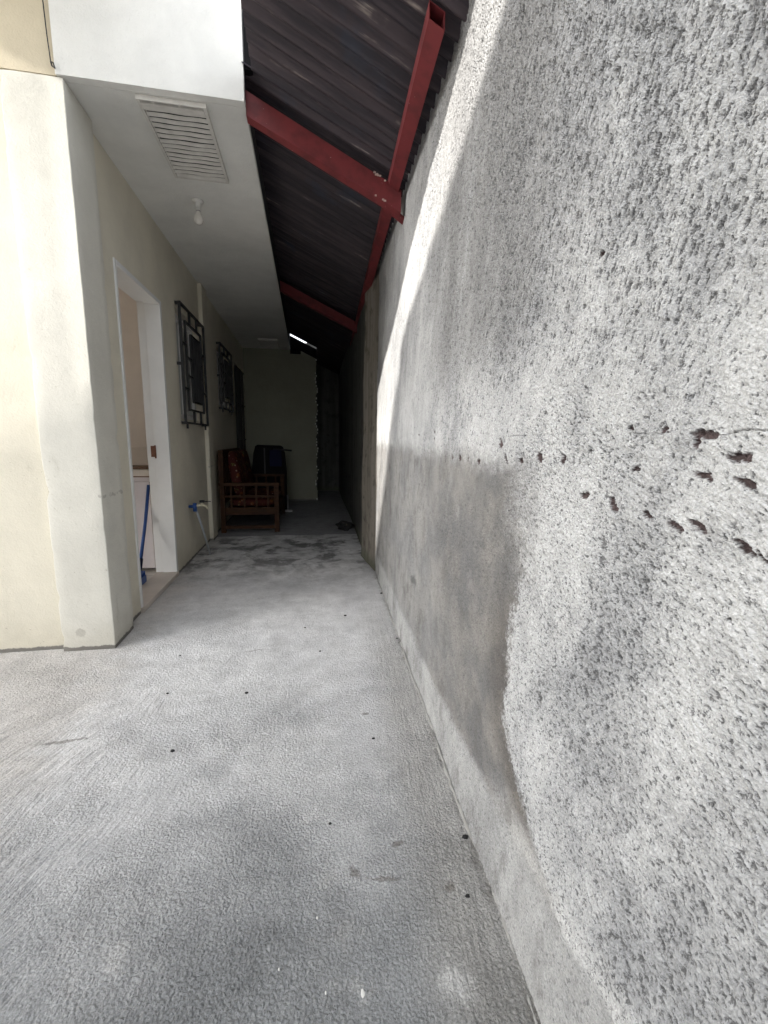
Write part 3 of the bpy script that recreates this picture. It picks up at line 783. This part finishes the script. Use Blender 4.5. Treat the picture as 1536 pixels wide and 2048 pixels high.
v2 = vent(7.28, 7.80, -.725, -.425); v2['label'] = "small dim louvred vent far back, just before the end wall"
lamp = empty("bulb_lamp", (-.683, 3.302, ZS), "bare unlit white bulb in a plain socket under the white overhang", "light bulb")
c0 = (-.683, 3.302, ZS)
MB().lathe([(0.0001, -.0005), (.036, -.0005), (.036, -.009), (.025, -.013), (.019, -.016), (.018, -.050), (.020, -.052), (.020, -.060), (.0001, -.060)], c0).build("socket", M_PLAST, lamp, smooth=True)
MB().lathe([(.0135, -.0602), (.0138, -.068)], c0).build("screw_cap", M_STEEL, lamp, smooth=True)
MB().lathe([(.013, -.0605), (.014, -.072), (.020, -.085), (.028, -.102), (.030, -.116), (.026, -.131), (.016, -.142), (.0001, -.145)], c0).build("bulb", M_BULB, lamp, smooth=True)

# ------------------------------------------------------------------ water tap on its leaning standpipe
tap = empty("water_tap", (-.93, 4.28, 0), "cream tap with black lever on a leaning grey standpipe with a blue coupling", "tap")
T = Vector((-1.0, 4.12, .505)); B = Vector((-.93, 4.28, 0))
MB().tube([B, B.lerp(T, .5), T - Vector((0, 0, .03))], .0105, 12).build("standpipe", M_PVC, tap, smooth=True)
MB().tube([(-1.008, 4.118, .455), (-1.008, 4.118, .53)], .017, 14).tube([(-1.06, 4.115, .50), (-1.008, 4.118, .50)], .014, 12).build("coupling", M_BLUE, tap, smooth=True)
MB().tube([(-.992, 4.118, .508), (-.945, 4.122, .510)], .011, 12).tube([(-.945, 4.122, .500), (-.945, 4.122, .533)], .013, 12).build("valve_body", M_CRM, tap, smooth=True)
MB().tube([(-.938, 4.122, .510), (-.915, 4.124, .502), (-.897, 4.126, .475)], .0095, 12).build("spout", M_CRM, tap, smooth=True)
MB().box((-.965, 4.108, .534), (-.925, 4.136, .556)).box((-.9245, 4.115, .540), (-.868, 4.129, .549)).build("lever", M_BLACK, tap, bevel=.003)

# ------------------------------------------------------------------ things seen through the door
cab = empty("kitchen_cabinet", (-1.6, 3.8, .022), "pale laminate kitchen cabinet with a worn countertop seen through the open door", "cabinet")
MB().box((-2.2, 3.72, .05), (-1.222, 4.3, .80)).build("carcass", M_CAB, cab)
MB().box((-2.2, 3.703, .055), (-1.722, 3.718, .765)).box((-1.716, 3.703, .055), (-1.24, 3.718, .765)).build("cabinet_door", M_CAB, cab, bevel=.003)
MB().box((-2.2, 3.69, .812), (-1.222, 4.3, .862)).build("countertop", M_COUNT, cab, bevel=.004)
MB().box((-2.2, 3.71, .80), (-1.222, 4.3, .811)).build("shadow_gap", M_BOARD, cab)
MB().box((-1.62, 4.25, .864), (-1.222, 4.27, 1.03)).build("splashback", M_PINK, cab, bevel=.004)
tag(MB().box((-1.62, 3.72, .863), (-1.25, 3.98, .880)).build("cutting_board", M_BOARD, None, bevel=.003), "thin brown board lying on the countertop behind the open door", "board")
dp = empty("dustpan", (-1.28, 3.36, .022), "long-handled blue plastic dustpan leaning inside the doorway", "dustpan")
MB().tube([(-1.268, 3.43, .09), (-1.252, 3.60, .47), (-1.243, 3.695, .74)], .012, 10).build("handle", M_BLUE, dp, smooth=True)
MB().tube([(-1.270, 3.412, .05), (-1.262, 3.47, .20)], .018, 10).build("grip_sleeve", M_NAVY, dp, smooth=True)
pn = MB().box((-1.40, 3.26, .024), (-1.22, 3.42, .030)).box((-1.40, 3.42, .024), (-1.22, 3.426, .115)).box((-1.406, 3.26, .024), (-1.4005, 3.425, .085)).box((-1.2195, 3.26, .024), (-1.214, 3.425, .085)).box((-1.40, 3.34, .108), (-1.22, 3.419, .115))
pn.build("pan", M_BLUE, dp, bevel=.002)

# ------------------------------------------------------------------ wooden settee and cushions
st = empty("wooden_settee", (-.68, 6.0, 0), "dark varnished wooden settee with lattice arms against the left wall", "settee")
xb, xf = -.985, -.365; y0, y1 = 5.30, 6.62
for xx, yy in ((xb, y0), (xf, y0), (xb, y1), (xf, y1)):
    hh = .60 if xx == xf else .98
    MB().box((xx-.028, yy-.022, 0), (xx+.028, yy+.022, hh)).build("leg", M_WOOD, st, bevel=.005)
for yy in (y0, y1):
    a = MB()
    a.box((xb-.03, yy-.03, .565), (xf+.035, yy+.03, .60))
    a.box((xb+.03, yy-.014, .215), (xf-.03, yy+.014, .305))
    a.box((xb+.03, yy-.012, .425), (xf-.03, yy+.012, .450))
    for q in (.16, .40, .62, .84): xx = xb + (xf-xb)*q; a.box((xx-.011, yy-.0105, .307), (xx+.011, yy+.0105, .563))
    a.box((xb+.03, yy-.014, .045), (xf-.03, yy+.014, .085))
    a.build("arm", M_WOOD, st)
MB().box((xb+.03, y0+.03, .25), (xf+.02, y1-.03, .29)).box((xf-.012, y0+.03, .2), (xf+.022, y1-.03, .249)).build("seat", M_WOOD, st, bevel=.004)
bk = MB().box((xb-.02, y0+.024, .9), (xb+.02, y1-.024, .98)).box((xb-.02, y0+.024, .35), (xb+.02, y1-.024, .42))
for k in range(9): yy = y0+.1+k*(y1-y0-.2)/8; bk.box((xb-.01, yy-.02, .422), (xb+.01, yy+.02, .898))
bk.build("backrest", M_WOOD, st)
def cushion(c, sx, sy, sz, tilt, name, label, group):
    m = MB()
    def f(u, v):
        th, ph = (u-.5)*math.pi, v*2*math.pi
        e = .42
        sg = lambda t, p: math.copysign(abs(t)**p, t)
        x = sg(math.cos(th), e)*sg(math.cos(ph), e); y = sg(math.cos(th), e)*sg(math.sin(ph), e); z = sg(math.sin(th), .75)
        p = Vector((x*sx/2, y*sy/2, z*sz/2))
        p.rotate(Matrix.Rotation(tilt, 3, 'Y')); return Vector(c)+p
    m.grid(f, frange(0, 1, 16), frange(0, 1, 32))
    return tag(m.build(name, M_FLOR, None, smooth=True), label, "cushion", group)
for k in range(2):
    yc = 5.65 + k*.62
    n1, n2 = ("near", "far") if k == 0 else ("far", "near")
    cushion((-.66, yc, .35), .56, .58, .12, 0, "seat_cushion", "red floral seat cushion at the %s end of the wooden settee" % n1, "floral settee cushions")
    cushion((-.85, yc, .69), .13, .56, .56, R(-9), "back_cushion", "red floral back cushion leaning at the %s end of the wooden settee" % n1, "floral settee cushions")

# ------------------------------------------------------------------ tall dark machine behind the settee
ap = empty("exercise_machine", (-.57, 6.95, 0), "tall black machine with a navy panel and a side handle behind the settee", "machine")
bd = MB()
prof = [(-.84, .05), (-.84, .55), (-.80, .90), (-.77, 1.0), (-.74, 1.02), (-.40, 1.015), (-.36, .99), (-.335, .90), (-.315, .62), (-.315, .05)]
n_ = len(prof); bd.v += [(x, yy, z) for yy in (6.86, 7.02) for x, z in prof]
bd.f += [tuple(range(n_-1, -1, -1)), tuple(range(n_, 2*n_))] + [(k, (k+1) % n_, n_+(k+1) % n_, n_+k) for k in range(n_)]
bd.build("body", M_DARK, ap, bevel=.008)
MB().box((-.56, 6.846, .70), (-.38, 6.858, .95)).build("panel", M_NAVY, ap, bevel=.004)
MB().box((-.645, 6.85, .55), (-.625, 6.858, .98)).build("rail", M_RAIL, ap)
MB().tube([(-.50, 6.83, .965), (-.36, 6.83, .955), (-.225, 6.83, .945)], .014, 10).build("handle", M_BLACK, ap, smooth=True)
MB().box((-.86, 6.84, .0), (-.30, 7.04, .048)).build("base", M_DARK, ap, bevel=.006)
MB().tube([(-.30, 6.80, .03), (-.30, 6.80, .26)], .014, 10).box((-.375, 6.77, .0), (-.235, 6.83, .028)).build("foot", M_STEEL, ap)
# crumpled scrap by the wall
sp = MB(); random.seed(11)
def blob(c, r, seed, sq=(1,1,.6), n=9, m=14, amp=.35):
    rr = random.Random(seed); ph = [rr.uniform(0, 6.28) for _ in range(8)]
    def f(u, v):
        th, p = (u-.5)*math.pi, v*2*math.pi
        k = 1 + amp*(.5*math.sin(3*p+ph[0]+2*th)+.35*math.sin(5*p+ph[1]-3*th)+.3*math.sin(7*th+ph[2]+2*p)*math.cos(th))
        k = 1 + (k-1)*math.cos(th)
        return (c[0]+r*k*sq[0]*math.cos(th)*math.cos(p), c[1]+r*k*sq[1]*math.cos(th)*math.sin(p), c[2]+r*k*sq[2]*math.sin(th))
    return f
sp.grid(blob((.47, 5.45, .03), .12, 4, (.9, 1.6, .4)), frange(0, 1, 12), frange(0, 1, 24))
tag(sp.build("crumpled_scrap", M_RUBBISH), "low dark crumpled scrap on the floor at the foot of the passage wall", "scrap")

# ------------------------------------------------------------------ small stones and flakes on the floor
stones = [(.432, 1.006, .009, "largest black pebble, lying close to the foot of the rough wall"), (-.492, 1.503, .008, "black pebble on the trowelled floor at left, below the column"), (-.278, 1.837, .008, "black pebble in the middle of the floor, below the settee"),
          (-.62, 1.885, .006, "small dark chip nearest the cream column"), (.38, .851, .006, "dark pebble near the wall at the front of the floor"), (.053, 1.113, .005, ""), (.235, 1.457, .006, ""),  (.056, 2.178, .006, ""), (.229, 2.631, .009, ""), (.495, 2.269, .006, ""), (.53, 3.007, .009, ""), (-.661, 2.235, .005, ""), (-.024, 2.486, .006, "")]
for k, (x, y, r, lb) in enumerate(stones):
    m = MB().grid(blob((x, y, r*.4), r*.85, 20+k, (1.15, .85, .6), amp=.3), frange(0, 1, 8), frange(0, 1, 12))
    o = m.build("pebble", M_STONE, None, smooth=False)
    tag(o, lb or "tiny black pebble scattered on the grey cement floor", "pebble", "black pebbles on the floor")
random.seed(21)
flakes = [(.098, .704, .0055)] + [(random.uniform(-.35, .40), random.uniform(.55, 2.0), random.uniform(.0014, .0028)) for _ in range(16)]
for k, (x, y, r) in enumerate(flakes):
    if x > .38+.045*y: x -= .2
    m = MB().grid(blob((x, y, r*.12), r, 60+k, (.7, 1.4, .14), amp=.3), frange(0, 1, 6), frange(0, 1, 10))
    o = m.build("paint_flake", M_FLAKE)
    tag(o, "largest white flake, at the very front of the floor" if k == 0 else "tiny white flake scattered on the grey cement floor", "flake", "white flakes on the floor")

# ------------------------------------------------------------------ neighbouring house behind the camera (it throws the long shadow)
hv = Vector((.8006, .5992, 0)); e = Vector((.5992, -.8006, 0)); kz = -SUN.z/math.hypot(SUN.x, SUN.y)
def block(Dn, poly, name, label):
    nb = MB(); n_ = len(poly)
    for dep in (Dn, Dn+4):
        nb.v += [tuple(-hv*dep + e*u + Vector((0, 0, z + (kz*Dn if z > 0 else 0)))) for u, z in poly]
    nb.f += [tuple(range(n_-1, -1, -1)), tuple(range(n_, 2*n_))] + [(k, (k+1) % n_, n_+(k+1) % n_, n_+k) for k in range(n_)]
    return tag(nb.build(name, M_NEIGH), label, "house")
block(6.0, [(5.0, 0), (5.0, 2.77), (-1.70, 2.77), (-1.72, 0)], "neighbour_house", "tall plain rendered house across the yard behind the viewer")
block(13.0, [(1.5, 0), (1.5, 2.6), (-1.80, 2.6), (-3.3, .57), (-3.3, 0)], "far_shadow_block", "added unseen block with a sloping end that casts the soft shadow edge")  # unseen block added to soften the shadow edge on the front wall

ls = MB(); Dl = 13.0  # unseen slats added to dim the sun on the house front
def sp_(u, z, dd=0): return -hv*(Dl-dd) + e*u + Vector((0, 0, z + kz*Dl))
for k in range(66):
    z = .33 + k*.046
    ls.beam(sp_(-2.53, z), sp_(-3.6, z), .012, .029)
for u in (-2.53, -3.6):
    ls.beam(sp_(u, -kz*Dl, -.05), sp_(u, 3.35, -.05), .03, .03, (1, 0, 0))
tag(ls.build("sun_dimming_slats", M_NEIGH), "added slatted screen out of view that thins the sun on the house front", "screen")
